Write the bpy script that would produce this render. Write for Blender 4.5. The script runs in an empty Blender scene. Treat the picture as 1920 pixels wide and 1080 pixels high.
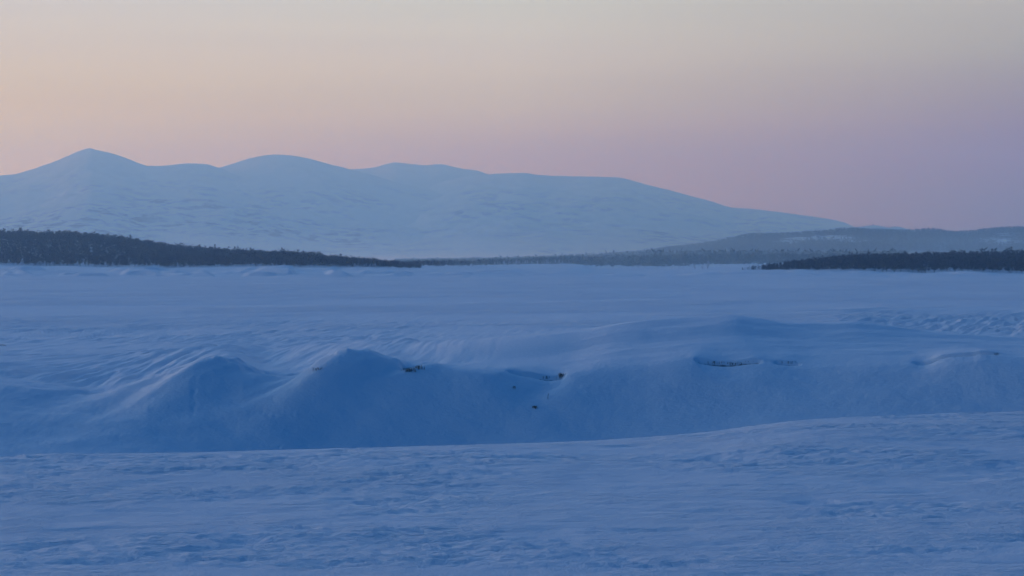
import bpy, math, random
import numpy as np

# ------------------------------------------------------------------ constants
H = 7.0            # camera height above the lake ice
F = 4516.0         # focal length in photo pixels (1920 wide)
HY = 488.0         # horizon row of the photo
SC = bpy.context.scene
COL = SC.collection
rnd = random.Random(7)
rng = np.random.default_rng(11)
R = math.radians

# ------------------------------------------------------------------ camera
cd = bpy.data.cameras.new("camera")
cd.sensor_width = 36.0
cd.lens = F / 1920 * 36.0
cd.shift_y = -(540 - HY) / 1920
cd.clip_start = 0.5
cd.clip_end = 60000
cam = bpy.data.objects.new("camera", cd)
COL.objects.link(cam)
cam.location = (0, 0, H)
cam.rotation_euler = (R(90), 0, 0)
SC.camera = cam

# ------------------------------------------------------------------ sky
SUN_AZ = -58.0     # degrees, negative = to the left of the view
SUN_EL = 2.5
GLOW = (1.15, 0.88, 0.66)
world = bpy.data.worlds.new("World")
SC.world = world
world.use_nodes = True
nt = world.node_tree
nt.nodes.clear()


def s2l(c):
    return tuple(((v / 255) / 12.92 if v / 255 <= 0.04045 else ((v / 255 + 0.055) / 1.055) ** 2.4) for v in c)


class NB:
    """tiny node-building helper"""
    def __init__(self, tree):
        self.t = tree

    def n(self, typ, **kw):
        o = self.t.nodes.new(typ)
        for k, v in kw.items():
            setattr(o, k, v)
        return o

    def set(self, sock, v):
        if isinstance(v, bpy.types.NodeSocket):
            self.t.links.new(v, sock)
        else:
            sock.default_value = v

    def m(self, op, a, b=0.0, c=0.0):
        o = self.n('ShaderNodeMath', operation=op)
        for i, v in enumerate((a, b, c)):
            self.set(o.inputs[i], v)
        return o.outputs[0]

    def rng(self, v, a, b, c=0.0, d=1.0, smooth=True):
        o = self.n('ShaderNodeMapRange')
        o.interpolation_type = 'SMOOTHSTEP' if smooth else 'LINEAR'
        for i, x in enumerate((v, a, b, c, d)):
            self.set(o.inputs[i], x)
        return o.outputs[0]

    def mix(self, f, a, b, blend='MIX'):
        o = self.n('ShaderNodeMix', data_type='RGBA', blend_type=blend)
        self.set(o.inputs[0], f)
        self.set(o.inputs[6], a if isinstance(a, bpy.types.NodeSocket) else (*a, 1))
        self.set(o.inputs[7], b if isinstance(b, bpy.types.NodeSocket) else (*b, 1))
        return o.outputs[2]

    def ramp(self, v, stops):
        o = self.n('ShaderNodeValToRGB')
        cr = o.color_ramp
        cr.interpolation = 'EASE' if False else 'LINEAR'
        cr.elements[0].position = stops[0][0]
        cr.elements[0].color = (*stops[0][1], 1)
        cr.elements[1].position = stops[-1][0]
        cr.elements[1].color = (*stops[-1][1], 1)
        for p, c in stops[1:-1]:
            e = cr.elements.new(p)
            e.color = (*c, 1)
        self.set(o.inputs[0], v)
        return o.outputs[0]

    def noise(self, vec, scale, detail=4.0, rough=0.55, stretch=None, rot=0.0):
        if stretch is not None:
            mp = self.n('ShaderNodeMapping')
            mp.inputs['Scale'].default_value = stretch
            mp.inputs['Rotation'].default_value = (0, 0, rot)
            self.set(mp.inputs['Vector'], vec)
            vec = mp.outputs[0]
        o = self.n('ShaderNodeTexNoise')
        self.set(o.inputs['Vector'], vec)
        o.inputs['Scale'].default_value = scale
        o.inputs['Detail'].default_value = detail
        o.inputs['Roughness'].default_value = rough
        return o.outputs[0]


w = NB(nt)
tc = w.n('ShaderNodeTexCoord')
sep = w.n('ShaderNodeSeparateXYZ')
w.set(sep.inputs[0], tc.outputs['Generated'])
dx, dy, dz = sep.outputs
el = w.m('MULTIPLY', w.m('ARCSINE', dz), 180 / math.pi)            # elevation, degrees
az = w.m('MULTIPLY', w.m('ARCTAN2', dx, dy), 180 / math.pi)        # azimuth, degrees, + = right
# twilight bands: linear radiance at elevations (degrees) for azimuth -12, 0 and +12 degrees
BAND_EL = [0.0, 1.1, 2.4, 3.65, 4.9, 6.2, 11.0, 22.0]
BANDS = [[(1.012, 0.909, 0.029), (0.966, 0.928, 0.029), (0.92, 0.957, 0.03), (0.752, 0.678, 0.03), (0.662, 0.629, 0.317), (0.558, 0.577, 0.475), (0.54, 0.72, 0.95), (0.33, 0.56, 0.97)],
         [(0.688, 0.481, 0.029), (0.656, 0.491, 0.029), (0.625, 0.506, 0.03), (0.653, 0.644, 0.21), (0.624, 0.64, 0.413), (0.545, 0.611, 0.462), (0.5, 0.68, 0.92), (0.29, 0.53, 0.95)],
         [(0.166, 0.03, 0.03), (0.166, 0.03, 0.03), (0.25, 0.03, 0.03), (0.309, 0.211, 0.03), (0.38, 0.387, 0.172), (0.446, 0.466, 0.323), (0.36, 0.5, 0.71), (0.2, 0.4, 0.76)]]
E = w.m('DIVIDE', el, 22.0)
rl, rm, rr_ = [w.ramp(E, [(e / 22.0, c) for e, c in zip(BAND_EL, bd)]) for bd in BANDS]
band = w.mix(w.rng(az, -12.0, 0.0, smooth=False), rl, rm)
band = w.mix(w.rng(az, 0.0, 12.0, smooth=False), band, rr_)
# the place where the sun went down, left of the view
glow = w.rng(w.m('ABSOLUTE', w.m('SUBTRACT', az, SUN_AZ)), 12.0, 42.0, 1.0, 0.0)
band = w.mix(w.m('MULTIPLY', glow, w.rng(el, 16.0, 3.0)), band, GLOW)
BACK = w.ramp(E, [(0.0, (0.005, 0.035, 0.12)), (0.4, (0.006, 0.045, 0.16)), (1.0, (0.004, 0.06, 0.21))])
offaz = w.m('ABSOLUTE', w.m('SUBTRACT', az, -40.0))
band = w.mix(w.rng(offaz, 60.0, 115.0), band, BACK)
sky = w.n('ShaderNodeTexSky', sky_type='NISHITA')
sky.sun_disc = False
sky.sun_elevation = R(SUN_EL)
sky.sun_rotation = R(SUN_AZ)
sky.air_density = 1.0
sky.dust_density = 0.6
sky.ozone_density = 3.0
NISH = w.mix(1.0, sky.outputs[0], (0.05, 1.2, 2.1), 'MULTIPLY')
nb = w.n('ShaderNodeBackground')
w.set(nb.inputs[0], NISH)
nb.inputs[1].default_value = 0.12
bb = w.n('ShaderNodeBackground')
band = w.mix(w.rng(el, -2.5, -0.5), (0.07, 0.14, 0.30), band)
w.set(bb.inputs[0], band)
bb.inputs[1].default_value = 1.0
veil = w.noise(tc.outputs['Generated'], 9.0, 4, 0.5, (0.6, 0.6, 9.0))
bstr = w.rng(veil, 0.3, 0.7, 0.975, 1.025)
w.set(bb.inputs[1], bstr)
ms = w.n('ShaderNodeMixShader')
w.set(ms.inputs[0], w.rng(el, 14.0, 45.0))
w.set(ms.inputs[1], bb.outputs[0])
w.set(ms.inputs[2], nb.outputs[0])
wo = w.n('ShaderNodeOutputWorld')
w.set(wo.inputs[0], ms.outputs[0])
world.cycles.sampling_method = 'MANUAL'
world.cycles.sample_map_resolution = 1024

# ------------------------------------------------------------------ last glow of the sun
sd = bpy.data.lights.new("sun", 'SUN')
sd.energy = 0.35
sd.angle = R(12)
sd.color = (1.0, 0.72, 0.66)
sun = bpy.data.objects.new("sun", sd)
COL.objects.link(sun)
sun.rotation_euler = (R(90 - 4.0), 0, R(-SUN_AZ + 180))
# ------------------------------------------------------------------ exposure
SC.view_settings.view_transform = 'Standard'
SC.view_settings.look = 'None'
SC.view_settings.exposure = 0.55
SC.view_settings.gamma = 1.0
SC.cycles.use_denoising = True
SC.cycles.max_bounces = 6
SC.cycles.diffuse_bounces = 3
SC.cycles.volume_bounces = 1

# ------------------------------------------------------------------ helpers


def tag(o, label=None, cat=None, group=None, kind=None):
    if label: o['label'] = label
    if cat: o['category'] = cat
    if group: o['group'] = group
    if kind: o['kind'] = kind
    return o


def mesh_np(name, V, faces4=None, faces3=None, smooth=True, mat=None, attrs=None):
    """mesh from numpy arrays; quads and/or triangles"""
    me = bpy.data.meshes.new(name)
    V = np.asarray(V, dtype=np.float32)
    me.vertices.add(len(V))
    me.vertices.foreach_set('co', V.ravel())
    loops, starts, tot = [], [], 0
    for f in (faces4, faces3):
        if f is None or len(f) == 0:
            continue
        f = np.asarray(f, dtype=np.int32)
        k = f.shape[1]
        loops.append(f.ravel())
        starts.append(tot + np.arange(len(f), dtype=np.int32) * k)
        tot += f.size
    loops = np.concatenate(loops)
    starts = np.concatenate(starts)
    me.loops.add(len(loops))
    me.loops.foreach_set('vertex_index', loops)
    me.polygons.add(len(starts))
    me.polygons.foreach_set('loop_start', starts.astype(np.int32))
    if smooth:
        me.polygons.foreach_set('use_smooth', np.ones(len(starts), dtype=bool))
    if attrs:
        for k, a in attrs.items():
            at = me.attributes.new(k, 'FLOAT', 'POINT')
            at.data.foreach_set('value', np.asarray(a, dtype=np.float32).ravel())
    me.update(calc_edges=True)
    if mat: me.materials.append(mat)
    return me


def link(name, me, parent=None):
    o = bpy.data.objects.new(name, me)
    COL.objects.link(o)
    if parent is not None: o.parent = parent
    return o


def grid_faces(nr, nc):
    i = np.arange(nr - 1)[:, None] * nc + np.arange(nc - 1)[None, :]
    i = i.ravel()
    return np.stack([i, i + 1, i + nc + 1, i + nc], axis=1)


# gradient noise
def _hash(ix, iy, seed):
    h = (ix.astype(np.int64) * 374761393 + iy.astype(np.int64) * 668265263 + seed * 974634777) & 0xFFFFFFFF
    h = ((h ^ (h >> 13)) * 1274126177) & 0xFFFFFFFF
    h = h ^ (h >> 16)
    return (h & 0xFFFF).astype(np.float32) * (2 * math.pi / 65536)


def perlin(x, y, seed=0):
    x = np.asarray(x, dtype=np.float64); y = np.asarray(y, dtype=np.float64)
    ix = np.floor(x); iy = np.floor(y)
    fx = (x - ix).astype(np.float32); fy = (y - iy).astype(np.float32)
    ux = fx * fx * fx * (fx * (fx * 6 - 15) + 10)
    uy = fy * fy * fy * (fy * (fy * 6 - 15) + 10)

    def g(ox, oy):
        a = _hash(ix + ox, iy + oy, seed)
        return np.cos(a) * (fx - ox) + np.sin(a) * (fy - oy)
    a = g(0, 0) * (1 - ux) + g(1, 0) * ux
    b = g(0, 1) * (1 - ux) + g(1, 1) * ux
    return (a * (1 - uy) + b * uy) * 1.5


def fbm(x, y, octv=4, seed=0, gain=0.5, lac=2.03):
    s = 0; a = 1.0; tot = 0
    for k in range(octv):
        s = s + a * perlin(x, y, seed + k * 17)
        tot += a; a *= gain; x = x * lac + 3.7; y = y * lac - 5.1
    return s / tot


def sst(v, a, b):
    t = np.clip((v - a) / (b - a), 0, 1)
    return t * t * (3 - 2 * t)


def pchip(xk, yk, x):
    """monotone cubic through (xk, yk); xk ascending"""
    xk = np.asarray(xk, float); yk = np.asarray(yk, float)
    h = np.diff(xk); d = np.diff(yk) / h
    m = np.zeros_like(yk)
    m[0], m[-1] = d[0], d[-1]
    w1 = 2 * h[1:] + h[:-1]; w2 = h[1:] + 2 * h[:-1]
    ok = d[:-1] * d[1:] > 0
    with np.errstate(divide='ignore', invalid='ignore'):
        hm = (w1 + w2) / (w1 / d[:-1] + w2 / d[1:])
    m[1:-1] = np.where(ok, hm, 0)
    x = np.clip(x, xk[0], xk[-1])
    i = np.clip(np.searchsorted(xk, x, side='right') - 1, 0, len(xk) - 2)
    t = (x - xk[i]) / h[i]
    t2, t3 = t * t, t * t * t
    return ((2 * t3 - 3 * t2 + 1) * yk[i] + (t3 - 2 * t2 + t) * h[i] * m[i] + (-2 * t3 + 3 * t2) * yk[i + 1] + (t3 - t2) * h[i] * m[i + 1])


def curve(pts, px):
    return pchip([p[0] for p in pts], [p[1] for p in pts], px)


def Zp(py, D):
    return H - (py - HY) / F * D


# ------------------------------------------------------------------ materials
def mat_new(name):
    m = bpy.data.materials.new(name)
    m.use_nodes = True
    m.node_tree.nodes.clear()
    b = NB(m.node_tree)
    out = b.n('ShaderNodeOutputMaterial')
    p = b.n('ShaderNodeBsdfPrincipled')
    b.set(out.inputs[0], p.outputs[0])
    g = b.n('ShaderNodeNewGeometry')
    return m, b, p, g.outputs['Position']


def bump(b, p, height, dist, strength=1.0, prev=None):
    o = b.n('ShaderNodeBump')
    o.inputs['Strength'].default_value = strength
    o.inputs['Distance'].default_value = dist
    b.set(o.inputs['Height'], height)
    if prev is not None: b.set(o.inputs['Normal'], prev)
    if p is not None: b.set(p.inputs['Normal'], o.outputs[0])
    return o.outputs[0]


def simple_mat(name, c1, c2, scale=3.0, rough=0.9):
    m, b, p, pos = mat_new(name)
    n = b.noise(pos, scale, 3)
    b.set(p.inputs['Base Color'], b.mix(b.rng(n, 0.35, 0.65), c1, c2))
    p.inputs['Roughness'].default_value = rough
    p.inputs['Specular IOR Level'].default_value = 0.15
    return m


SNOW_A, SNOW_B = (0.80, 0.83, 0.86), (0.87, 0.88, 0.89)


def snow_mat(name, layers, crack_shade=False, patch=8.0):
    """layers: (scale, stretch, rotation, distance, detail, mask scale or None)"""
    m, b, p, pos = mat_new(name)
    n = b.noise(pos, 1 / patch, 4)
    col = b.mix(b.rng(n, 0.3, 0.7), SNOW_A, SNOW_B)
    if crack_shade:
        at = b.n('ShaderNodeAttribute', attribute_name='crack_shade')
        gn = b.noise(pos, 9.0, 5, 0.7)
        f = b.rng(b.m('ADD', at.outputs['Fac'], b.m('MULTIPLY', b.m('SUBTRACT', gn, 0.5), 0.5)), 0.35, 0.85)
        col = b.mix(f, col, (0.075, 0.07, 0.07))  # shade inside the cracks, painted dark over the snow colour
    b.set(p.inputs['Base Color'], col)
    p.inputs['Roughness'].default_value = 0.62
    p.inputs['Specular IOR Level'].default_value = 0.25
    prev = None
    for i, (sc, st, rot, dist, det, ms_) in enumerate(layers):
        hgt = b.noise(pos, sc, det, 0.6, st, rot)
        if ms_:
            mk = b.rng(b.noise(pos, ms_, 2), 0.36, 0.62, 0.15, 1.0)
            hgt = b.m('MULTIPLY', hgt, mk)
        prev = bump(b, p, hgt, dist, 1.0, prev)
    return m


M_BANK = snow_mat('wind_packed_snow', [(1.6, (0.8, 1.5, 1), 0.25, 0.16, 5, 0.35), (7.0, (0.7, 1.4, 1), 0.3, 0.06, 4, 0.5), (28, None, 0, 0.02, 3, None)])
M_DRIFT = snow_mat('drifted_snow', [(0.9, (1.0, 1.0, 1), 0.06, 0.03, 5, 0.12), (6.0, (1.0, 1.2, 1), 0.1, 0.03, 4, None)], crack_shade=True)
M_LAKE = snow_mat('lake_snow', [(0.12, (0.5, 1.6, 1), 0.1, 2.2, 7, 0.02), (0.9, (0.6, 1.0, 1), 0.1, 0.2, 4, None)], patch=60)
M_SHORE = snow_mat('shore_snow', [(0.05, (0.6, 1.4, 1), 0.0, 3.0, 6, None)], patch=80)

# ------------------------------------------------------------------ the snow terrain, one height function
edge_py = [(-500, 866), (0, 857), (200, 851), (400, 848), (600, 844), (800, 838), (1000, 831), (1150, 824), (1300, 812), (1400, 801),
           (1500, 790), (1600, 784), (1750, 778), (1920, 772), (2500, 755)]
lip_py = [(-600, 712), (-200, 716), (0, 716), (90, 722), (150, 729), (185, 738), (215, 732), (250, 720), (300, 702), (350, 690), (395, 677), (418, 668),
          (432, 671), (446, 674), (460, 683), (480, 691), (500, 701), (530, 705), (560, 705), (575, 704), (598, 695), (622, 686), (633, 672),
          (643, 661), (654, 652), (672, 653), (690, 655), (708, 660), (722, 667), (745, 675), (758, 688), (768, 697), (782, 692), (795, 684), (812, 681), (850, 687),
          (900, 691), (945, 694), (970, 701), (1000, 706), (1030, 711), (1052, 709), (1064, 701), (1100, 694), (1200, 684), (1300, 674),
          (1315, 678), (1335, 681), (1370, 683), (1400, 680), (1430, 678), (1450, 679), (1475, 682), (1502, 684), (1560, 684), (1650, 681),
          (1710, 680), (1730, 683), (1745, 680), (1765, 671), (1785, 667), (1820, 666), (1840, 662), (1870, 664), (1920, 668), (2000, 662), (2300, 660), (2600, 665)]
sho_py = [(-600, 690), (0, 690), (150, 705), (250, 700), (350, 672), (420, 664), (500, 690), (600, 680), (650, 664), (720, 664), (770, 672),
          (850, 672), (950, 674), (1060, 668), (1150, 650), (1250, 640), (1320, 634), (1370, 632), (1430, 636), (1500, 640), (1600, 642), (1700, 645), (1800, 646), (1920, 651), (2500, 645)]
crest_py = [(-600, 672), (0, 672), (200, 672), (400, 648), (500, 655), (650, 640), (800, 640), (900, 636), (1000, 628), (1100, 618), (1150, 609), (1200, 602), (1250, 598), (1320, 594), (1370, 590),
            (1420, 596), (1480, 604), (1540, 605), (1600, 603), (1650, 608), (1700, 615), (1760, 622), (1840, 628), (1920, 632), (2200, 640), (2600, 640)]
end_py = [(-600, 655), (0, 652), (160, 641), (320, 625), (500, 611), (640, 601), (800, 592), (1000, 584), (1200, 582), (1370, 586), (1600, 596), (1920, 606), (2600, 600)]
base_pts = [(-600, 496), (0, 497), (100, 498.5), (250, 500.5), (430, 502), (475, 499), (560, 501), (700, 502), (780, 503), (850, 502), (930, 498), (1060, 496.5), (1120, 502),
            (1250, 504), (1400, 507), (1600, 510), (1750, 511), (1920, 513), (2600, 514)]
base_D = [(-600, 1400), (0, 1350), (430, 1300), (560, 1250), (780, 1300), (1000, 1600), (1200, 1500), (1400, 1150), (1600, 1100), (1920, 1050), (2600, 1050)]
ridge_z = [(-600, 19), (0, 22), (120, 21.5), (200, 19.2), (330, 12), (450, 8.3), (560, 6.2), (640, 4.5), (760, 3.4), (1000, 3.6), (1200, 2.7), (1390, 2.4), (1430, 2.0), (1500, 3.2),
           (1600, 4.3), (1700, 5.2), (1920, 6.4), (2600, 8)]
ridge_D = [(-600, 1750), (0, 1700), (330, 1700), (560, 1550), (780, 1450), (1000, 2200), (1200, 2000), (1400, 1300), (1920, 1330), (2600, 1330)]

px_in = np.linspace(-330, 2250, 1080)
ext = 1.0 * np.geomspace(14, 3200, 26)
PXC = np.concatenate([(-330 - ext)[::-1], px_in, 2250 + ext])
NC = len(PXC)


def seg(a, b, step):
    n = max(2, int(round((b - a) / step)))
    return np.linspace(a, b, n, endpoint=False)


YR = np.concatenate([seg(-25, 10, 2.0), seg(10, 28, 0.6), seg(28, 42, 0.075), seg(42, 62, 0.085), seg(62, 76, 0.4), seg(76, 87, 0.065), seg(87, 92, 0.065), seg(92, 112, 0.14),
                     seg(112, 150, 0.35), seg(150, 210, 0.7), seg(210, 330, 1.5), seg(330, 950, 5.0), seg(950, 1500, 3.0), seg(1500, 2500, 12), seg(2500, 9000, 90), [9000.0]])
NRW = len(YR)

def gsm(v, s_):
    """smooth a column profile by s_ photo pixels"""
    pxu = np.arange(-700, 2700, 4.0)
    vu = np.interp(pxu, PXC, v)
    k = np.exp(-0.5 * (np.arange(-3 * s_, 3 * s_ + 1, 4.0) / s_) ** 2); k /= k.sum()
    vp = np.convolve(np.pad(vu, len(k) // 2, mode='edge'), k, mode='valid')[:len(pxu)]
    return np.where((PXC > -650) & (PXC < 2650), np.interp(PXC, pxu, vp), v)


cE = curve(edge_py, PXC); DE = np.interp(PXC, [-600, 0, 1000, 1400, 1920, 2500], [48, 49, 52, 56, 60, 62])
DL = np.interp(PXC, [-600, 0, 400, 655, 770, 1060, 1400, 1920, 2600], [86, 86, 85.5, 85, 86.5, 87, 88, 87, 87])
DL = gsm(DL, 60) + 0.4 * fbm(PXC / 260, PXC * 0, 1, 5)
DE = gsm(DE, 60)


zLip = Zp(curve(lip_py, PXC), DL)
zL1 = gsm(zLip, 7.0)
zL2 = gsm(zLip, 24.0)
zL = gsm(zLip, 80.0)
DSH = DL + np.interp(PXC, [-600, 300, 650, 850, 1000, 1150, 1300, 2600], [7, 6, 6, 5, 4.4, 4.2, 4.0, 4.5])
DSH = gsm(DSH, 60)
zS = Zp(curve(sho_py, PXC), DSH)
DC = np.interp(PXC, [-600, 0, 650, 850, 1000, 1150, 1370, 1600, 2600], [108, 108, 108, 97.5, 95.5, 96, 96, 96, 98])
DC = gsm(DC, 60)
zC = Zp(curve(crest_py, PXC), DC)
zEnd = 0.35 + 0 * PXC
DEnd = (H - zEnd) * F / (curve(end_py, PXC) - HY)
bD = curve(base_D, PXC); bZ = Zp(curve(base_pts, PXC), bD)
rD = curve(ridge_D, PXC); rZ = np.maximum(curve(ridge_z, PXC), bZ + 0.3)
Z = np.zeros((NRW, NC))
zEdge = Zp(cE, DE)
DF = np.interp(PXC, [-300, 150, 450, 800, 1200, 2000], [75, 76, 78.8, 81.0, 82.2, 81.8])
DF = gsm(DF, 70)
foot = H - (cE - HY) / F * DF - 0.25
for c in range(NC):
    xs = [-30, 8, 29, 40, DE[c] - 4, DE[c], DE[c] + 3.2, 66, 71, DF[c], DL[c], DSH[c], DC[c], DC[c] + 28, DEnd[c], DEnd[c] + 90, 950, bD[c], rD[c], rD[c] + 350, 4000, 9000]
    mid = 0.45 * zC[c] + 0.1
    zs = [6.0, 5.35, 3.12, 3.00, zEdge[c] + 0.03, zEdge[c], zEdge[c] - 0.55, foot[c] - 0.9, foot[c] - 0.75, foot[c], zL[c], zS[c], zC[c], mid + 0.35 + (min(mid, Zp(HY + 118, DC[c] + 28)) - mid - 0.35) * float(sst(PXC[c], 1000, 1350)),
          zEnd[c], 0.0, 0.0, bZ[c], rZ[c], 4.0, 5.0, 5.0]
    Z[:, c] = pchip(xs, zs, YR)

YY = YR[:, None] * np.ones((1, NC))
UU = (PXC - 960) / F
XX = UU[None, :] * np.maximum(YR, 30.0)[:, None]
PX2 = np.ones((NRW, 1)) * PXC[None, :]

dY = YY - DL[None, :]


def slanted(v, k):
    """a lip profile whose features run down the face to the left, k pixels a metre"""
    out = np.zeros((NRW, NC))
    for i_, y_ in enumerate(YR):
        if 70 < y_ < 110:
            out[i_] = np.interp(PXC + k * max(0.0, 86.3 - y_) ** 1.2, PXC, v)
    return out


dep = np.interp(PXC, [0, 900, 1120, 1900], [6.5, 6.5, 3.2, 2.4])[None, :]
Z += slanted(zL2 - zL, 22.0) * sst(dY / dep, -1.0, -0.05) * (1 - sst(dY, 0.3, 3.6))
Z += slanted(zL1 - zL2, 34.0) * sst(dY / dep, -0.55, -0.02) * (1 - sst(dY, 0.1, 1.6))
Z += (zLip - zL1)[None, :] * sst(dY, -0.8, -0.03) * (1 - sst(dY, 0.05, 0.6))

# --- cracks and hollows behind the lip, their shade and turf painted in as a dark colour
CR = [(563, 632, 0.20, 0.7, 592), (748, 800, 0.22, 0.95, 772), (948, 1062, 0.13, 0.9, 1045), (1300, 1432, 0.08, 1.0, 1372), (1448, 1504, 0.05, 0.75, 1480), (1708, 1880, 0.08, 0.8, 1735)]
crack_shade = np.zeros((NRW, NC))
dY = YY - DL[None, :]
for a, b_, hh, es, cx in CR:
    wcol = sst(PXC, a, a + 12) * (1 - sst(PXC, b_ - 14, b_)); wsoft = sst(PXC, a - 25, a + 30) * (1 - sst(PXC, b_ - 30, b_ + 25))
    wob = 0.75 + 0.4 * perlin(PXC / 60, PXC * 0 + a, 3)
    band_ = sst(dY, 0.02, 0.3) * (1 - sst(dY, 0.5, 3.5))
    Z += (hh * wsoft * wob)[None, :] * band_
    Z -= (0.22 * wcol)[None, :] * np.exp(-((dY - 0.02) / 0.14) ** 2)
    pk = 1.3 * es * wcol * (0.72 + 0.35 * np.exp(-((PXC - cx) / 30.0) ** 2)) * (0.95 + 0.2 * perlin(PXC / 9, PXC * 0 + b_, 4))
    crack_shade = np.maximum(crack_shade, pk[None, :] * np.exp(-((dY - 0.08) / 0.065) ** 2))  # thin line of painted shade along each crack

# --- wind-carved relief
# foreground plateau
mfg = (1 - sst(YY, 57, 64)) * sst(YY, 5, 20)
sm = fbm(XX / 6 + 3, YY / 5, 3, 21)
mask = 0.12 + 1.0 * sst(sm, -0.10, 0.25)
carve = fbm((XX + 0.5 * YY) / 1.5, (YY - 0.2 * XX) / 1.1, 4, 31, 0.55)
r1 = -np.abs(carve)
Z += mfg * (0.045 * fbm(XX / 5, YY / 4, 2, 33) + mask * (0.066 * carve + 0.064 * (r1 + 0.15)))
Z += mfg * mask * 0.036 * fbm((XX + 0.4 * YY) / 0.38, YY / 0.30, 3, 35)
# isolated shallow scoops
sc_ = fbm(XX / 1.9 + 7, YY / 1.3, 2, 44)
Z -= mfg * 0.03 * sst(sc_, 0.25, 0.6)
# top of the far drift: long streaks running away from the lens
topY = np.maximum(DL, gsm(np.where(PXC > 930, DC - 1.0, DL), 40))
mdr = sst(YY - topY[None, :], 0.3, 3.0) * (1 - sst(YY, 230, 330))
wr = sst(PXC, 1380, 1620)[None, :]


def streaks(sx, sy, octv, seed):
    return fbm((XX - 0.05 * YY) / sx, YY / sy, octv, seed, 0.55) * (1 - wr) + fbm((XX - 0.27 * YY) / sx, YY / sy, octv, seed + 2, 0.55) * wr


roughL = 0.35 + 0.65 * sst(fbm(XX / 11, YY / 25, 3, 51), -0.2, 0.2)
roughL = roughL * np.interp(PXC, [-300, 700, 830, 1050, 1150, 1500, 1600, 2000], [1, 0.85, 0.3, 0.25, 0.16, 0.10, 0.5, 0.6])[None, :]
roughL = roughL + 0.8 * sst(YY, 170, 240) * sst(PXC, 1450, 1600)[None, :]
sas = streaks(0.9, 16.0, 4, 53)
Z += mdr * roughL * (0.30 * sas - 0.40 * np.abs(streaks(2.4, 26, 4, 57)) + 0.05 * streaks(0.4, 3.5, 3, 58))
# right-hand streaked drift beyond the mound
Z += 0.55 * sst(PXC, 1480, 1660)[None, :] * sst(YY, 190, 240) * (1 - sst(YY, 290, 420)) * (0.6 + fbm((XX - 0.34 * YY) / 6.0, YY / 90, 3, 59))
# face of the drift: gentle flutes that run down from the peaks
face = sst(YY, 73, 79) * (1 - sst(dY, -1.2, 0.2))
Z += face * 0.13 * fbm((XX + 1.3 * (YY - 80)) / 5.0, (YY - 0.3 * XX) / 4.0, 3, 61)
Z += face * 0.02 * fbm(XX / 0.5, YY / 0.6, 3, 63)
def flute(px0, slope, width, amp, y0=78.0):
    """a low rounded rib descending the face to the left of px0"""
    global Z
    x0 = (px0 - 960) / F * 86
    t = (XX - (x0 - slope * (86 - YY))) / width
    Z += face * amp * np.exp(-t * t) * sst(YY, y0 - 4, y0 + 5)
flute(436, 0.75, 0.35, 0.10, 83.0); flute(500, 0.7, 0.9, 0.04); flute(800, 1.5, 0.9, 0.06); flute(335, 0.5, 0.6, -0.16, 82.0); flute(880, -0.9, 1.2, 0.10)
# crumbled wind crust along the lip
Z += 0.13 * (fbm(XX / 0.7, YY / 0.8, 4, 67) - np.abs(fbm(XX / 1.3, YY / 1.2, 3, 68))) * np.exp(-((dY - 0.3) / 0.9) ** 2) * np.interp(PXC, [-300, 200, 380, 600, 700, 1000, 1900], [.3, .5, 1, 1, .35, .2, .1])[None, :]
# wind layers on the front of the long mound
Z += 0.10 * fbm((XX - 0.4 * YY) / 5.0, YY / 1.6, 4, 69) * sst(dY, 0.5, 2.5) * (1 - sst(YY - DC[None, :], -1.0, 3.0)) * sst(PXC, 900, 1150)[None, :]
# lumpy block right of the small summit at px 445
t = ((XX - (445 - 960) / F * 86) / 0.22) ** 2 + ((YY - 86.3) / 0.5) ** 2
Z += 0.10 * np.exp(-t)
# lake
mlk = sst(YY, 230, 330) * (1 - sst(YY, 950, 1000))
Z += mlk * 0.14 * fbm((XX + 0.15 * YY) / 9, YY / 14, 4, 71)
# shore drifts
msh = sst(YY, 960, 1030)
near = 1 - sst(YY, bD[None, :] - 20, bD[None, :] + 60)
Z += msh * near * 1.5 * fbm(XX / 34, YY / 60, 3, 73)
Z += msh * near * 1.3 * sst(PXC, 380, 480)[None, :] * (1 - sst(PXC, 660, 760))[None, :] * np.exp(-((YY - 1120) / 45) ** 2) * (0.7 + fbm(XX / 25, YY / 60, 2, 74))
Z += msh * near * 0.9 * (1 - sst(PXC, 230, 330))[None, :] * np.exp(-((YY - 1150) / 50) ** 2) * (0.5 + fbm(XX / 22, YY / 60, 2, 75))

# low banks of drifted snow along the shore, steep side towards the lake
for yb, am, sd_, thr in ((1010, 1.7, 81, -.05), (1065, 2.0, 82, -.12), (1130, 1.9, 83, -.1), (1200, 1.6, 84, 0.0)):
    Yb = yb + 60 * fbm(PXC / 260, PXC * 0, 3, sd_)
    k_ = am * sst(fbm(PXC / 110, PXC * 0 + 5, 3, sd_ + 9), thr, thr + .35)
    k_ = k_ * np.interp(PXC, [-300, 700, 800, 1100, 1300, 2300], [1, 1, .5, .45, .35, .45])
    Z += k_[None, :] * sst(YY - Yb[None, :], 0, 9) * (1 - sst(YY - Yb[None, :], 12, 75)) * sst(bD[None, :] - YY, -40, 30)


def surf(px, Y):
    """terrain height at image column px and distance Y (bilinear)"""
    i = int(np.clip(np.searchsorted(YR, Y) - 1, 0, NRW - 2)); j = int(np.clip(np.searchsorted(PXC, px) - 1, 0, NC - 2))
    a = (Y - YR[i]) / (YR[i + 1] - YR[i]); b_ = (px - PXC[j]) / (PXC[j + 1] - PXC[j])
    return float((Z[i, j] * (1 - a) + Z[i + 1, j] * a) * (1 - b_) + (Z[i, j + 1] * (1 - a) + Z[i + 1, j + 1] * a) * b_)


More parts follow.
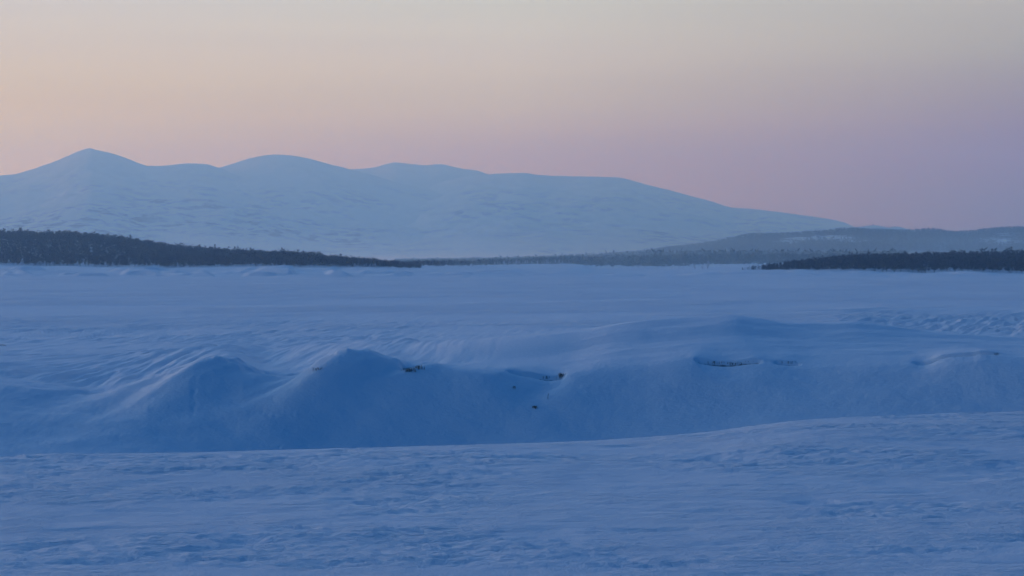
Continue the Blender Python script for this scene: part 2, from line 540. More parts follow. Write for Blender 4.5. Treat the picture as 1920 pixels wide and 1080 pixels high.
def surf_v(px, Y):
    px = np.asarray(px, float); Y = np.asarray(Y, float)
    i = np.clip(np.searchsorted(YR, Y) - 1, 0, NRW - 2); j = np.clip(np.searchsorted(PXC, px) - 1, 0, NC - 2)
    a = (Y - YR[i]) / (YR[i + 1] - YR[i]); b_ = (px - PXC[j]) / (PXC[j + 1] - PXC[j])
    return (Z[i, j] * (1 - a) + Z[i + 1, j] * a) * (1 - b_) + (Z[i, j + 1] * (1 - a) + Z[i + 1, j + 1] * a) * b_


def hit(px, py, ymin=74.0, ymax=400.0):
    """first distance beyond ymin at which the surface shows at photo row py"""
    ys = np.arange(ymin, ymax, 0.05)
    pr = HY + (H - surf_v(np.full_like(ys, px), ys)) * F / ys
    k = np.argmax(pr <= py)
    return ys[k]


# --- animal tracks down the face
tr = [(392 + 4 * (k % 2), 690 + 6.2 * k) for k in range(-1, 3)]
tr = [(375, 700), (369, 708)] + [(361 + 5 * (k % 2), 714 + 6.4 * k) for k in range(11)] + [(374 + 9.5 * k, 781 + 5 * math.sin(k * 1.1)) for k in range(6)] + \
     [(455 + 12 * k, 776 + 4 * math.sin(k * 1.7)) for k in range(10)]
for (tx, ty) in tr:
    tx += rnd.uniform(-1.5, 1.5); ty += rnd.uniform(-1.5, 1.5)
    yh = hit(tx, ty)
    xh = (tx - 960) / F * yh
    i0, i1 = np.searchsorted(YR, [yh - 1.0, yh + 1.0])
    sub = slice(i0, i1)
    d2 = ((XX[sub] - xh) / 0.07) ** 2 + ((YY[sub] - yh) / 0.14) ** 2
    Z[sub] -= (0.035 if tx < 370 else 0.015) * rnd.uniform(.6, 1.1) * np.exp(-d2)

V = np.stack([XX, YY, Z], axis=2)


def strip(name, y0, y1, mat, label_attr=False):
    i0 = int(np.searchsorted(YR, y0 - 1e-6)); i1 = int(np.searchsorted(YR, y1 - 1e-6)) + 1
    sub = V[i0:i1].reshape(-1, 3)
    at = {'crack_shade': crack_shade[i0:i1]} if label_attr else None
    me = mesh_np(name, sub, grid_faces(i1 - i0, NC), None, True, mat, at)
    return tag(link(name, me), kind='structure')


strip('snow_bank', -25, 62, M_BANK)
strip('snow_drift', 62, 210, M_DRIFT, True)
strip('frozen_lake', 210, 950, M_LAKE)
strip('shore', 950, 9000, M_SHORE)

# ------------------------------------------------------------------ mountains


def mountain_mat(name, scrub, amount, lo, hi, big=420.0):
    m, b, p, pos = mat_new(name)
    n1 = b.noise(pos, 1 / big, 6, 0.62, (1.0, 0.5, 1.6), 0.3)
    n2 = b.noise(pos, 1 / 60.0, 6, 0.7, (1.0, 0.6, 1.5), -0.4)
    sp = b.n('ShaderNodeSeparateXYZ'); b.set(sp.inputs[0], pos)
    hgt = b.rng(sp.outputs[2], lo, hi, 1.0, 0.0)
    f = b.m('MULTIPLY', b.rng(n1, 0.42, 0.60), b.rng(n2, 0.48, 0.58))
    f = b.m('MULTIPLY', f, hgt)
    f = b.m('MULTIPLY', f, amount)
    b.set(p.inputs['Base Color'], b.mix(f, (0.82, 0.84, 0.87), scrub))
    p.inputs['Roughness'].default_value = 0.8
    p.inputs['Specular IOR Level'].default_value = 0.1
    pv = bump(b, None, n1, 40.0, 0.5)
    bump(b, p, n2, 7.0, 0.6, pv)
    return m


M_MTN = mountain_mat('mountain_snow', (0.08, 0.085, 0.10), 1.0, 120, 560)


def ridge(name, pts, Dc, Db, px0, px1, mat, amp=14, seed=1, back=0.15, power=1.0, step=3.0, rows=110, zb=5.0, afn=None):
    px = np.arange(px0, px1 + step, step)
    hz = H + (HY - curve(pts, px)) / F * Dc
    hz = np.maximum(hz, zb - 3)
    t = np.concatenate([np.linspace(0, 1, rows), 1 + np.linspace(0.02, back, 14)])
    Y = Db + (Dc - Db) * t
    T = t[:, None] * np.ones((1, len(px)))
    prof = np.where(T <= 1, np.clip(T, 0, 9) ** power, 1 - 1.3 * np.clip(T - 1, 0, 9) ** 1.4)
    zz = zb - 3 + (hz[None, :] - zb + 3) * prof
    u = (px - 960) / F
    X = u[None, :] * Y[:, None]
    Y2 = Y[:, None] * np.ones((1, len(px)))
    env = np.clip(np.minimum(T * 3, (1.02 - T) * 5), 0, 1) * np.clip((hz[None, :] - zb) / 60, 0, 1)
    zz = zz + env * amp * (fbm(X / 900, Y2 / 1300, 5, seed, 0.55) * 1.6 - np.abs(fbm(X / 420 + 3, Y2 / 700, 4, seed + 5)) * 1.1)
    zz = np.maximum(zz, 0.5) + np.clip((hz[None, :] - zb) / 60, 0, 1) * amp * 0.05 * fbm(X / 60, Y2 / 200, 3, seed + 9)
    me = mesh_np(name, np.stack([X, Y2, zz], axis=2).reshape(-1, 3), grid_faces(len(t), len(px)), None, True, mat, {'open': afn(px[None, :] + 0 * Y2, Y2, zz)} if afn else None)
    return tag(link(name, me), kind='structure')


# from the nearest massif to the farthest dome
ridge('mountain', [(-700, 420), (-300, 372), (-100, 340), (0, 330), (25, 328), (60, 318), (110, 300), (130, 291), (155, 281), (169, 277.5), (182, 281), (215, 288), (240, 297), (262, 306), (280, 310.5),
                   (320, 309), (355, 306.5), (385, 307.5), (405, 313), (440, 326), (500, 345), (560, 366), (640, 392), (720, 420), (800, 450), (880, 476), (980, 488)],
      11500, 6200, -700, 980, M_MTN, 44, 1)
ridge('mountain', [(150, 400), (300, 345), (400, 316), (415, 312), (440, 305), (470, 296), (495, 291), (520, 289.5), (545, 291), (575, 296), (620, 308), (650, 316), (690, 326), (760, 345), (850, 366),
                   (950, 390), (1050, 420), (1150, 455), (1230, 485)], 12500, 7200, 150, 1230, M_MTN, 40, 11)
ridge('mountain', [(500, 345), (600, 325), (660, 317), (700, 314), (722, 308), (742, 304.5), (770, 307.5), (800, 310), (825, 308), (850, 313), (870, 317), (895, 320), (912, 326), (960, 345), (1050, 375), (1150, 410)],
      14500, 9500, 500, 1150, M_MTN, 20, 21)
ridge('mountain', [(700, 400), (800, 350), (870, 332), (915, 327), (950, 325), (980, 324.5), (1010, 328), (1060, 330), (1120, 331.5), (1160, 333), (1200, 342), (1240, 352), (1280, 363), (1330, 376), (1375, 389), (1410, 391),
                   (1450, 396), (1500, 403), (1550, 410), (1580, 416), (1600, 424), (1640, 432), (1750, 448), (1900, 470), (2000, 486)], 13200, 7000, 700, 2000, M_MTN, 40, 31)
# low brushy foothill in front of the white slopes
ridge('hill', [(560, 478), (650, 466), (760, 452), (850, 440), (900, 433), (960, 436), (1020, 432), (1080, 440), (1160, 446), (1240, 452), (1320, 462), (1420, 480)], 8200, 6300, 560, 1420,
      mountain_mat('foothill_snow', (0.14, 0.14, 0.15), 1.0, 50, 300, 250.0), 12, 41, back=0.9, rows=60)

# the long wooded hill on the right
hill_pts = [(960, 488), (1060, 485), (1140, 479), (1200, 474), (1250, 467), (1330, 457), (1380, 447), (1400, 442.5), (1480, 439.5), (1550, 434.5), (1590, 431), (1650, 433), (1700, 434), (1745, 432), (1785, 437),
            (1800, 437), (1850, 432), (1900, 428.5), (1960, 430), (2300, 445), (2700, 470)]
HD, HB = 5000.0, 4000.0
m, b, p, pos = mat_new('hill_scrub')
at = b.n('ShaderNodeAttribute', attribute_name='open')
hn = b.noise(pos, 1 / 22.0, 5, 0.7, (1, 0.5, 1))
b.set(p.inputs['Base Color'], b.mix(b.rng(b.m('ADD', at.outputs['Fac'], b.m('MULTIPLY', b.m('SUBTRACT', hn, 0.5), 1.4)), 0.25, 0.75), (0.07, 0.07, 0.075), (0.80, 0.82, 0.85)))
p.inputs['Roughness'].default_value = 0.85
M_HILL = m


def clearing(px, Y, z):
    """how open the wooded hill is at a spot"""
    py = HY - (z - H) * F / Y
    c = 0 * px
    for cx, cy, sx, sy, k in [(1500, 448, 45, 4.5, 1), (1560, 446, 50, 5, 1), (1600, 452, 40, 3, .9), (1475, 453, 30, 4, .9), (1540, 440, 30, 3, .6), (1705, 433, 25, 2.5, .9), (1880, 452, 50, 9, .75), (1895, 440, 40, 5, .6), (1760, 462, 60, 10, .35), (1650, 447, 60, 3, .35), (1420, 458, 40, 4, .3)]:
        c = np.maximum(c, k * np.exp(-((px - cx) / sx) ** 2 - ((py - cy) / sy) ** 2))
    return c * (0.9 + 0.8 * fbm(px / 22, py / 3.0, 3, 91))
ridge('hill', hill_pts, HD, HB, 960, 2700, M_HILL, 5, 51, back=0.6, step=4, rows=90, afn=clearing)
ridge('hill', [(1480, 456), (1540, 440), (1590, 428.5), (1604, 426), (1622, 424), (1634, 422.5), (1644, 422.5), (1656, 425), (1666, 427), (1678, 424.5), (1690, 426), (1704, 430), (1740, 436), (1820, 450)], 7400, 6200, 1480, 1820,
      M_MTN, 7, 61, step=2, rows=40)


def ridge_point(pts, Dc, Db, px, Y, zb=5.0):
    hz = np.maximum(H + (HY - curve(pts, np.asarray(px, float))) / F * Dc, zb - 3)
    t = (Y - Db) / (Dc - Db)
    prof = np.where(t <= 1, t, 1 - 1.3 * np.clip(t - 1, 0, 9) ** 1.4)
    return zb - 3 + (hz - zb + 3) * prof


# ------------------------------------------------------------------ trees
M_TRUNK = simple_mat('dark_bark', (0.05, 0.042, 0.038), (0.09, 0.08, 0.072), 2.0)
M_PINE = simple_mat('needle_green', (0.014, 0.019, 0.020), (0.030, 0.038, 0.038), 0.6)
M_BIRCH = simple_mat('bare_twigs', (0.022, 0.021, 0.026), (0.045, 0.042, 0.048), 0.6)
M_FROST = simple_mat('rimed_twigs', (0.55, 0.58, 0.62), (0.72, 0.74, 0.76), 1.5)
M_GRASS = simple_mat('dry_grass', (0.11, 0.10, 0.085), (0.22, 0.19, 0.15), 8.0)
M_TWIG = simple_mat('bare_twig', (0.03, 0.025, 0.022), (0.06, 0.05, 0.04), 8.0)


def tube(pts, rad, sides=5):
    V_, F_ = [], []
    for k, (p, r) in enumerate(zip(pts, rad)):
        for s in range(sides):
            a = 2 * math.pi * s / sides
            V_.append((p[0] + r * math.cos(a), p[1] + r * math.sin(a), p[2]))
        if k:
            for s in range(sides):
                i = (k - 1) * sides
                F_.append((i + s, i + (s + 1) % sides, i + sides + (s + 1) % sides, i + sides + s))
    return V_, F_


def crown_tris(kind, r, n, h, spread, size):
    """twig and needle clumps as thin triangles through the crown's volume"""
    T = []
    lean = (r.uniform(-.04, .04) * h, r.uniform(-.04, .04) * h)
    lobes = [(r.uniform(0, 6.28), r.uniform(0.35, 0.9), r.uniform(0.3, 0.95)) for _ in range(5)]
    for _ in range(n):
        if kind == 'pine':
            q = r.random() ** 0.85
            z = h * (0.14 + 0.86 * q)
            rad = spread * (1.03 - q) ** 0.8 * (0.75 + 0.35 * math.sin(q * 19 + lobes[0][0]))
        else:
            q = r.random()
            z = h * (0.22 + 0.76 * q)
            rad = spread * math.sin(math.pi * (0.12 + 0.80 * q) ** 0.8) ** 0.7
        a = r.uniform(0, 6.283)
        la, lw, lz = lobes[int(r.random() * 5) % 5]
        if r.random() < 0.45:
            a = la + r.gauss(0, .35)
            rad *= 1.12
        rr = rad * math.sqrt(r.random())
        c = (lean[0] * q + rr * math.cos(a), lean[1] * q + rr * math.sin(a), z)
        L = size * r.uniform(.6, 1.5)
        wd = L * (0.42 if kind == 'pine' else 0.24)
        up = r.uniform(-.45, .25) if kind == 'pine' else r.uniform(.4, 1.5)
        d = (math.cos(a), math.sin(a), up)
        n_ = math.sqrt(sum(v * v for v in d)); d = [v / n_ * L for v in d]
        s = (-math.sin(a + r.uniform(-1, 1)) * wd, math.cos(a + r.uniform(-1, 1)) * wd, r.uniform(-.3, .3) * wd)
        T.append((c[0] - s[0], c[1] - s[1], c[2] - s[2])); T.append((c[0] + s[0], c[1] + s[1], c[2] + s[2])); T.append((c[0] + d[0], c[1] + d[1], c[2] + d[2]))
    if kind == 'pine':       # leader
        T += [(-.06, 0, h * .9), (.06, 0, h * .9), (lean[0], lean[1], h * 1.04)]
    return np.array(T, dtype=np.float32)


def tree_proto(kind, seed, n=230, h=6.0):
    r = random.Random(seed)
    sp = {'pine': r.uniform(.9, 1.3), 'birch': r.uniform(1.1, 1.7), 'shrub': r.uniform(.8, 1.2)}[kind] * h / 6
    k2 = 'pine' if kind == 'pine' else 'birch'
    T = crown_tris(k2, r, n, h, sp, (.55 if kind == 'pine' else .75) * h / 6)
    top = h * (.93 if kind == 'pine' else .72)
    tv, tf = tube([(0, 0, -.6), (r.uniform(-.05, .05), 0, top * .5), (r.uniform(-.1, .1), r.uniform(-.1, .1), top)], [.13 * h / 6, .09 * h / 6, .025])
    tv = list(tv); tf = list(tf)
    for _ in range(6):       # limbs
        zz = top * r.uniform(.35, .9); a = r.uniform(0, 6.28); L = sp * r.uniform(.5, .9) * (1.1 - zz / h)
        i = len(tv)
        tv += [(0, 0, zz - .04), (0.02, 0.02, zz + .05), (-.03, .02, zz), (L * math.cos(a), L * math.sin(a), zz + L * (.1 if kind == 'pine' else .9))]
        tf_ = [(i, i + 1, i + 3), (i + 1, i + 2, i + 3), (i + 2, i, i + 3)]
        for t_ in tf_: tf.append((*t_, t_[2]))
    q4 = [f for f in tf if len(set(f)) == 4]; q3 = [f[:3] for f in tf if len(set(f)) == 3]
    mt = mesh_np('trunk', tv, q4, q3, False, M_TRUNK)
    nn = len(T) // 3
    mc = mesh_np('crown', T, None, np.arange(nn * 3).reshape(-1, 3), False, M_PINE if kind == 'pine' else (M_FROST if kind == 'shrub' else M_BIRCH))
    return mt, mc


PROTO = {'pine': [tree_proto('pine', 100 + k) for k in range(6)], 'birch': [tree_proto('birch', 200 + k, 260) for k in range(6)], 'shrub': [tree_proto('shrub', 300 + k, 90, 3.0) for k in range(5)]}


def place_tree(kind, px, Y, z, hs, label, group=None, ws=1.0, name=None, cat=None):
    mt, mc = rnd.choice(PROTO[kind])
    root = bpy.data.objects.new(name or {'pine': 'pine_tree', 'birch': 'birch_tree', 'shrub': 'frosted_shrub'}[kind], None)
    COL.objects.link(root)
    root.empty_display_size = 0.5
    base_h = 3.0 if kind == 'shrub' else 6.0
    root.location = ((px - 960) / F * Y, Y, z)
    root.rotation_euler = (rnd.uniform(-.04, .04), rnd.uniform(-.04, .04), rnd.uniform(0, 6.28))
    s = hs / base_h
    root.scale = (s * ws, s * ws, s)
    tag(root, label, cat or ('shrub' if kind == 'shrub' else 'tree'), group)
    link('trunk', mt, root); link('crown', mc, root)
    return root


def wood(name, label, P, tris, hmin, hmax, kinds=(.55, .45), seed=5, size=1.0, cat='wood'):
    """a far wood that reads as one mass: P = array of (x, y, z)"""
    r = random.Random(seed)
    var = []
    for k in range(14):
        kd = 'pine' if k < 14 * kinds[0] else 'birch'
        var.append(crown_tris(kd, r, tris, 6.0, r.uniform(1.0, 1.6), size * r.uniform(.9, 1.25)))
    g = np.random.default_rng(seed)
    out = []
    idx = g.integers(0, 14, len(P)); ang = g.uniform(0, 6.28, len(P)); hh = g.uniform(hmin, hmax, len(P)) / 6.0 * P[:, 3]
    hh *= 1 + 0.25 * (g.random(len(P)) < 0.06)
    for k in range(14):
        s = idx == k
        if not s.any(): continue
        T = var[k][None, :, :]
        c, sn = np.cos(ang[s])[:, None], np.sin(ang[s])[:, None]
        x = (T[:, :, 0] * c - T[:, :, 1] * sn) * hh[s][:, None] + P[s, 0][:, None]
        y = (T[:, :, 0] * sn + T[:, :, 1] * c) * hh[s][:, None] + P[s, 1][:, None]
        z = T[:, :, 2] * hh[s][:, None] + P[s, 2][:, None] - .4
        out.append(np.stack([x, y, z], 2).reshape(-1, 3))
    A = np.concatenate(out)
    me = mesh_np(name, A, None, np.arange(len(A)).reshape(-1, 3), False, M_PINE)
    me.materials.append(M_BIRCH)
    mi = (np.random.default_rng(seed + 1).random(len(A) // 3) < kinds[1]).astype(np.int32)
    me.polygons.foreach_set('material_index', mi)
    return tag(link(name, me), label, cat, kind='stuff')


g = np.random.default_rng(3)


def scatter(n, pxa, pxb, f0, f1):
    """random spots, f0/f1 give the near and far distance for a column"""
    px = g.uniform(pxa, pxb, n)
    a, b_ = f0(px), f1(px)
    Y = a + (b_ - a) * g.random(n)
    return px, Y, np.stack([(px - 960) / F * Y, Y, surf_v(px, Y), 1 + 0 * px], 1)


bDf = lambda px: curve(base_D, px)
rDf = lambda px: curve(ridge_D, px)

# left wood
px, Y, P = scatter(9000, -420, 790, lambda p: bDf(p) + 9, lambda p: rDf(p) + 60)
hs_ok = np.ones(len(px), bool)
small = px > 600
P[:, 3] = np.interp(px, [560, 640, 720, 800], [1, 0.95, 0.72, 0.28])
P1 = P[~small]; P2 = P[small & (g.random(len(px)) < 0.8)]
wood('wood', 'dark wood of small trees rising on the left beyond the frozen lake', P1, 34, 4.6, 6.6, (.5, .5), 5)
wood('birch_scrub', 'low dark scrub wood tapering out right of the left wood', P2, 34, 3.9, 5.8, (.2, .8), 6)
# right wood
px, Y, P = scatter(5200, 1390, 2350, lambda p: bDf(p) + 8, lambda p: rDf(p) + 50)
keep = g.random(len(px)) < 0.4 + 0.6 * sst(px, 1395, 1450)
P[:, 3] = np.interp(px, [1395, 1440, 1500, 1600], [0.32, 0.55, 0.72, 1.0])
P = P[keep & ((px > 1470) | (Y < 1220))]; keep = slice(None)
wood('wood', 'dark wood along the far shore at the right edge', P[keep], 34, 4.6, 6.4, (.55, .45), 8)
# low wood across the middle, sinking into the mist
px, Y, P = scatter(16000, 740, 1700, lambda p: np.maximum(bDf(p) + 110, np.where(p > 1020, 1750.0, 0)), lambda p: 0 * p + 3600.0)
P[:, 3] = np.interp(px, [740, 900, 1050, 1200, 1500], [0.38, 0.5, 0.72, 1.0, 1.0]) * (0.75 + 0.25 * sst(Y, 1700, 2600))
wood('wood', 'low hazy wood along the middle of the far shore', P, 16, 8, 11, (.5, .5), 9, 1.6)
# trees on the long right hill, thinner where the pale clearings lie
N = 46000
px = g.uniform(1080, 2500, N); Y = g.uniform(HB, HD + 60, N)
zz = ridge_point(hill_pts, HD, HB, px, Y)
keep = (g.random(N) > clearing(px, Y, zz) * 1.2) & (zz > 7)
P = np.stack([(px - 960) / F * Y, Y, zz, 1 + 0 * px], 1)[keep]
wood('wood', 'hazy wooded slope of the long right hill with pale clearings', P, 9, 4, 6.5, (.5, .5), 10, 2.0)

# individual trees: front rows and skylines of the two nearer woods
for k in range(78):
    p_ = -5 + 600 * (k + rnd.random()) / 78
    Y_ = float(bDf(p_)) + rnd.uniform(-2, 8)
    kd = 'birch' if rnd.random() < .7 else 'pine'
    place_tree(kd, p_, Y_, surf(p_, Y_), rnd.uniform(3.6, 5.8), f"small dark {'bare birch' if kd == 'birch' else 'pine'} in the front row of the left wood", f"{'birches' if kd == 'birch' else 'pines'} in the front row of the left wood")
for k in range(72):
    p_ = -5 + 610 * (k + rnd.random()) / 72
    Y_ = float(rDf(p_)) + rnd.uniform(-25, 5)
    kd = 'pine' if rnd.random() < .65 else 'birch'
    place_tree(kd, p_, Y_, surf(p_, Y_), rnd.uniform(4.9, 6.4), f"dark {'bare birch' if kd == 'birch' else 'pointed pine'} on the skyline of the left wood", f"{'birches' if kd == 'birch' else 'pines'} on the skyline of the left wood")
for k in range(56):
    p_ = 1405 + 525 * (k + rnd.random()) / 56
    Y_ = float(bDf(p_)) + rnd.uniform(-1, 8)
    kd = 'birch' if rnd.random() < .5 else 'pine'
    place_tree(kd, p_, Y_, surf(p_, Y_), rnd.uniform(3.6, 5.4) * min(1, .4 + max(0, p_ - 1400) / 250), f"small dark {'bare birch' if kd == 'birch' else 'pine'} in the front row of the right wood", f"{'birches' if kd == 'birch' else 'pines'} in the front row of the right wood")
for k in range(44):
    p_ = 1440 + 490 * (k + rnd.random()) / 44
    Y_ = float(rDf(p_)) + rnd.uniform(-20, 5)
    kd = 'pine' if rnd.random() < .75 else 'birch'
    place_tree(kd, p_, Y_, surf(p_, Y_), rnd.uniform(4.9, 6.3) * min(1, .5 + max(0, p_ - 1440) / 300), f"dark {'bare birch' if kd == 'birch' else 'pointed pine'} on the skyline of the right wood", f"{'birches' if kd == 'birch' else 'pines'} on the skyline of the right wood")
for k in range(34):
    p_ = 602 + 190 * (k + rnd.random()) / 34
    Y_ = float(bDf(p_)) + rnd.uniform(14, 40)
    place_tree('birch', p_, Y_, surf(p_, Y_), rnd.uniform(3.6, 5.2) * float(np.interp(p_, [600, 680, 740, 800], [1, .8, .55, .35])), 'low bare birch in the thin scrub tapering out right of the left wood', 'birches in the scrub right of the left wood')
for (p_, hh, kd, lb) in [(40, 8.0, 'birch', 'broad tall birch above the skyline at the far left of the left wood'),
                         (403, 8.6, 'pine', 'tallest pointed pine standing above the falling skyline of the left wood'),
                         (337, 7.4, 'pine', 'thin pine poking above the skyline where the left wood slopes down'),
                         (1895, 8.2, 'pine', 'tallest pointed pine above the right wood near the photo edge'),
                         (1860, 7.3, 'pine', 'pine poking above the right wood, just left of its tallest pine')]:
    Y_ = float(rDf(p_))
    place_tree(kd, p_, Y_, surf(p_, Y_), hh, lb)
# rime-covered shrubs on the snowy margin
for k in range(46):
    p_ = 150 + 420 * (k + rnd.random()) / 46
    Y_ = float(bDf(p_)) - rnd.uniform(1, 7)
    place_tree('shrub', p_, Y_, surf(p_, Y_), rnd.uniform(.7, 1.9), 'pale rimed shrub on the snow before the left wood', 'rimed shrubs before the left wood', .8)
for k in range(26):
    p_ = 612 + 92 * (k + rnd.random()) / 26
    Y_ = float(bDf(p_)) + rnd.uniform(-2, 10)
    place_tree('shrub', p_, Y_, surf(p_, Y_), rnd.uniform(1.2, 2.4), 'pale rimed shrub under the thin scrub right of the left wood', 'rimed shrubs under the thin scrub')
for k in range(30):
    p_ = 925 + 145 * (k + rnd.random()) / 30
    Y_ = float(bDf(p_)) + rnd.uniform(-10, 60)
    place_tree('shrub', p_, Y_, surf(p_, Y_), rnd.uniform(1.6, 3.4), 'faint rimed shrub on the pale slope in the middle of the far shore', 'rimed shrubs on the middle shore')
for k in range(18):
    p_ = 1140 + 145 * (k + rnd.random()) / 18
    Y_ = float(bDf(p_)) - rnd.uniform(0, 10)
    place_tree('shrub', p_, Y_, surf(p_, Y_), rnd.uniform(.8, 1.9), 'small rimed shrub on the shore below the hazy middle wood', 'rimed shrubs below the middle wood')
for k in range(26):
    p_ = 1730 + 200 * (k + rnd.random()) / 26
    Y_ = float(bDf(p_)) - rnd.uniform(1, 7)
    place_tree('shrub', p_, Y_, surf(p_, Y_), rnd.uniform(.6, 1.6), 'pale rimed shrub on the snow before the right wood', 'rimed shrubs before the right wood', .8)
for (p_, hh, lb) in [(1303, 2.6, 'leaning white rimed bush, left of the pair alone on the middle shore'), (1327, 4.2, 'largest white rimed bush, right of the pair alone on the middle shore'),
                     (1317, 2.2, 'small white rimed bush between the two big ones on the middle shore')]:
    Y_ = float(bDf(p_)) - 12
    place_tree('shrub', p_, Y_, surf(p_, Y_), hh, lb, None, 1.3)

# summit marker on the pale knoll
Yk = 7400.0
zk = float(ridge_point([(1480, 456), (1540, 440), (1590, 428.5), (1604, 426), (1622, 424), (1634, 422.5), (1644, 422.5), (1656, 425), (1666, 427), (1678, 424.5), (1690, 426), (1704, 430), (1740, 436), (1820, 450)], 7400, 6200, 1637, Yk))
mast = bpy.data.objects.new('summit_mast', None); COL.objects.link(mast)
mast.location = ((1637 - 960) / F * Yk, Yk, zk)
tag(mast, 'tiny dark mast on top of the pale knoll behind the right hill', 'mast')
tv, tf = tube([(0, 0, -2), (0, 0, 3.5), (0, 0, 6.6)], [.55, .4, .2], 6)
link('pole', mesh_np('pole', tv, tf, None, False, M_TRUNK), mast)
bv = [(x, y, z) for z in (-2, 2.2) for x, y in ((-2.6, -1.6), (2.6, -1.6), (2.6, 1.6), (-2.6, 1.6))] + [(-2.8, 0, 3.4), (2.8, 0, 3.4)]
link('hut', mesh_np('hut', bv, [(0, 1, 5, 4), (1, 2, 6, 5), (2, 3, 7, 6), (3, 0, 4, 7), (4, 5, 9, 8), (6, 7, 8, 9)], [(5, 6, 9), (7, 4, 8)], False, M_TRUNK), mast)


# ------------------------------------------------------------------ grass tufts and twigs in the drift
def tuft(px, py, n, h, wdt, label, group=None, name='grass_tuft', cat='grass tuft', dy=0.0, seed=0, droop=.5):
    n = int(n * .5); h *= .75
    r = random.Random(seed + int(px * 7))
    Y_ = hit(px, py) + dy
    z = surf(px, Y_)
    V_, T_ = [], []
    for _ in range(n):
        a = r.uniform(0, 6.28); bx, by = r.gauss(0, wdt * .5), r.gauss(0, .05)
        L = h * r.uniform(.45, 1.1); out = L * r.uniform(.1, droop + .3)
        w2 = r.uniform(.004, .009)
        p0 = (bx, by, -.06); p1 = (bx + .35 * out * math.cos(a), by + .35 * out * math.sin(a), L * .7)
        p2 = (bx + out * math.cos(a), by + out * math.sin(a), L * r.uniform(.75, 1.0))
        i = len(V_)
        s = r.uniform(0, 3.14); sx, sy = math.cos(s) * w2, math.sin(s) * w2
        V_ += [(p0[0] - sx, p0[1] - sy, p0[2]), (p0[0] + sx, p0[1] + sy, p0[2]), (p1[0] - sx, p1[1] - sy, p1[2]), (p1[0] + sx, p1[1] + sy, p1[2]), p2]
        T_ += [(i, i + 1, i + 3), (i, i + 3, i + 2), (i + 2, i + 3, i + 4)]
    o = link(name, mesh_np(name, V_, None, T_, False, M_GRASS))
    o.location = ((px - 960) / F * Y_, Y_, z)
    return tag(o, label, cat, group)


tuft(596, 694, 45, .14, .25, 'small dark tuft in the hollow left of the snow peak')
tuft(768, 696, 130, .22, .22, 'dark shaggy clump, left half of the hollow right of the snow peak')
tuft(786, 691, 80, .20, .18, 'dark clump, right half of the hollow right of the snow peak')
tuft(1052, 707, 90, .22, .14, 'dark tuft at the right end of the hollow in the middle of the drift')
tuft(1022, 709, 60, .12, .30, 'thin low tuft left of the dark one in the middle hollow')
for k, (p_, y_, n_, h_) in enumerate([(1336, 681, 44, .11), (1351, 682, 18, .04), (1364, 683, 20, .05), (1378, 682, 50, .10), (1398, 680, 18, .05), (1412, 679, 14, .05)]):
    lb = {0: 'tall dark tuft at the left end of the long crack under the mound', 3: 'thick dark tuft in the middle of the long crack under the mound'}.get(k, 'low dry tuft in the long crack under the mound')
    tuft(p_, y_, n_, h_, .34, lb, None if k in (0, 3) else 'low tufts in the long crack')
tuft(1478, 682, 40, .07, .35, 'thin low tuft in the short crack right of the long one')
tuft(1003, 765, 110, .13, .10, 'lone dark tuft halfway down the smooth snow face')
tuft(963, 728, 40, .10, .10, 'faint small tuft on the face above and left of the lone dark one')
tuft(1868, 665, 40, .08, .10, 'low tuft at the right end of the winding crack')


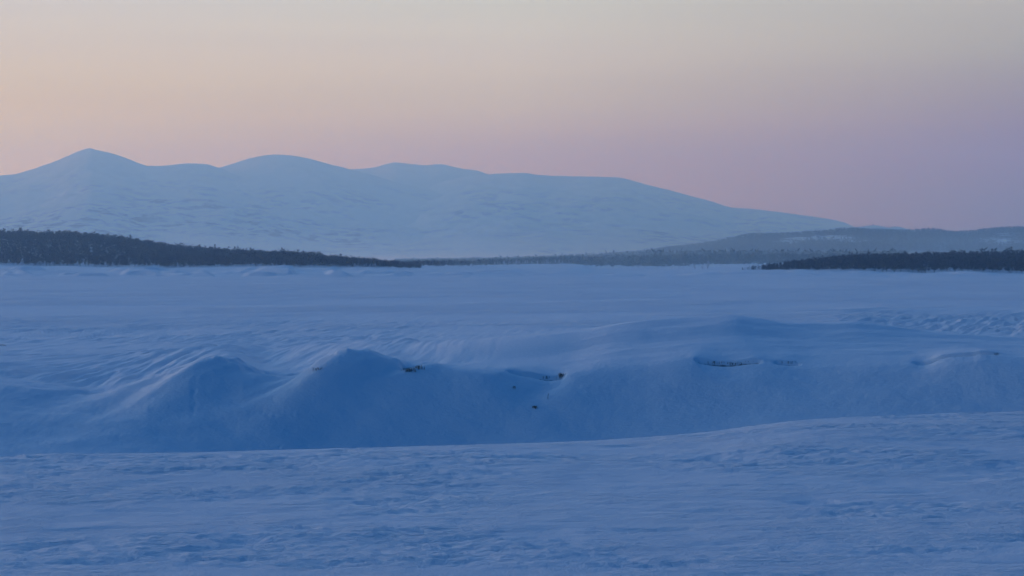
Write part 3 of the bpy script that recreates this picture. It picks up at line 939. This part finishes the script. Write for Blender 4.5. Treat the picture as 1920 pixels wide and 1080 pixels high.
def twig(px, py, L, lean, label, flat=False, ymin=74.0):
    Y_ = hit(px, py, ymin)
    z = surf(px, Y_)
    if flat:
        pts = [(-L / 2, 0, .02), (0, .02, .06), (L / 2, 0, .03)]
        V_ = []
        for p in pts:
            for s in range(5):
                a = 6.283 * s / 5
                V_.append((p[0], p[1] + .022 * math.cos(a), p[2] + .022 * math.sin(a)))
        F_ = [(k * 5 + s, k * 5 + (s + 1) % 5, k * 5 + 5 + (s + 1) % 5, k * 5 + 5 + s) for k in range(2) for s in range(5)]
        me = mesh_np('fallen_branch', V_, F_, None, True, M_TWIG)
        o = link('fallen_branch', me)
    else:
        V_, F_ = tube([(0, 0, -.05), (lean * .4, 0, L * .5), (lean, 0, L)], [.010, .008, .004], 5)
        V2, F2 = tube([(lean * .4, 0, L * .5), (lean * .4 + .05, .01, L * .8)], [.006, .003], 5)
        F_ += [tuple(i + len(V_) for i in f) for f in F2]; V_ += V2
        o = link('twig', mesh_np('twig', V_, F_, None, True, M_TWIG))
    o.location = ((px - 960) / F * Y_, Y_, z)
    return tag(o, label, 'branch' if flat else 'twig')


twig(1027, 748, .22, .02, 'thin upright twig on the snow face right of the lone tuft')
twig(4, 648, .6, 0, 'short dark branch lying on the lake snow at the left edge', True, 150)

# ------------------------------------------------------------------ air
def vol_prism(name, foot, z0, z1, color, density, aniso=0.0):
    """closed prism of air over a convex footprint (counter-clockwise)"""
    n = len(foot)
    Vb = [(x, y, z0) for x, y in foot] + [(x, y, z1) for x, y in foot]
    me = bpy.data.meshes.new(name)
    me.from_pydata(Vb, [], [tuple(range(n))[::-1], tuple(range(n, 2 * n))] + [(i, (i + 1) % n, n + (i + 1) % n, n + i) for i in range(n)])
    m = bpy.data.materials.new(name + '_air'); m.use_nodes = True
    m.node_tree.nodes.clear()
    b = NB(m.node_tree)
    out = b.n('ShaderNodeOutputMaterial'); pv = b.n('ShaderNodeVolumePrincipled')
    pv.inputs['Color'].default_value = (*color, 1)
    pv.inputs['Density'].default_value = density
    pv.inputs['Absorption Color'].default_value = (1, 1, 1, 1)
    pv.inputs['Anisotropy'].default_value = aniso
    b.set(out.inputs['Volume'], pv.outputs[0])
    me.materials.append(m)
    return link(name, me)


o = vol_prism('haze', [(-11000, -60), (11000, -60), (11000, 15700), (-11000, 15700)], -6, 700, (0.44, 0.71, 1.0), 2.1e-4, 0.72)
tag(o, 'thin blue air fading the far mountains', 'haze', kind='stuff')
o = vol_prism('mist', [(-5000, 2600), (5000, 2600), (5000, 8600), (-5000, 8600)], -4.5, 46, (0.66, 0.90, 1.0), 1.3e-4, 0.65)
tag(o, 'pale mist lying at the foot of the mountains', 'mist', kind='stuff')
o = vol_prism('mist', [(-45, 1420), (230, 1420), (3900, 3900), (3900, 8000), (-4900, 8000)], -4.2, 13.5, (0.60, 0.86, 1.0), 7.5e-4, 0.65)
tag(o, 'low bank of mist over the middle wood on the far shore', 'mist', kind='stuff')
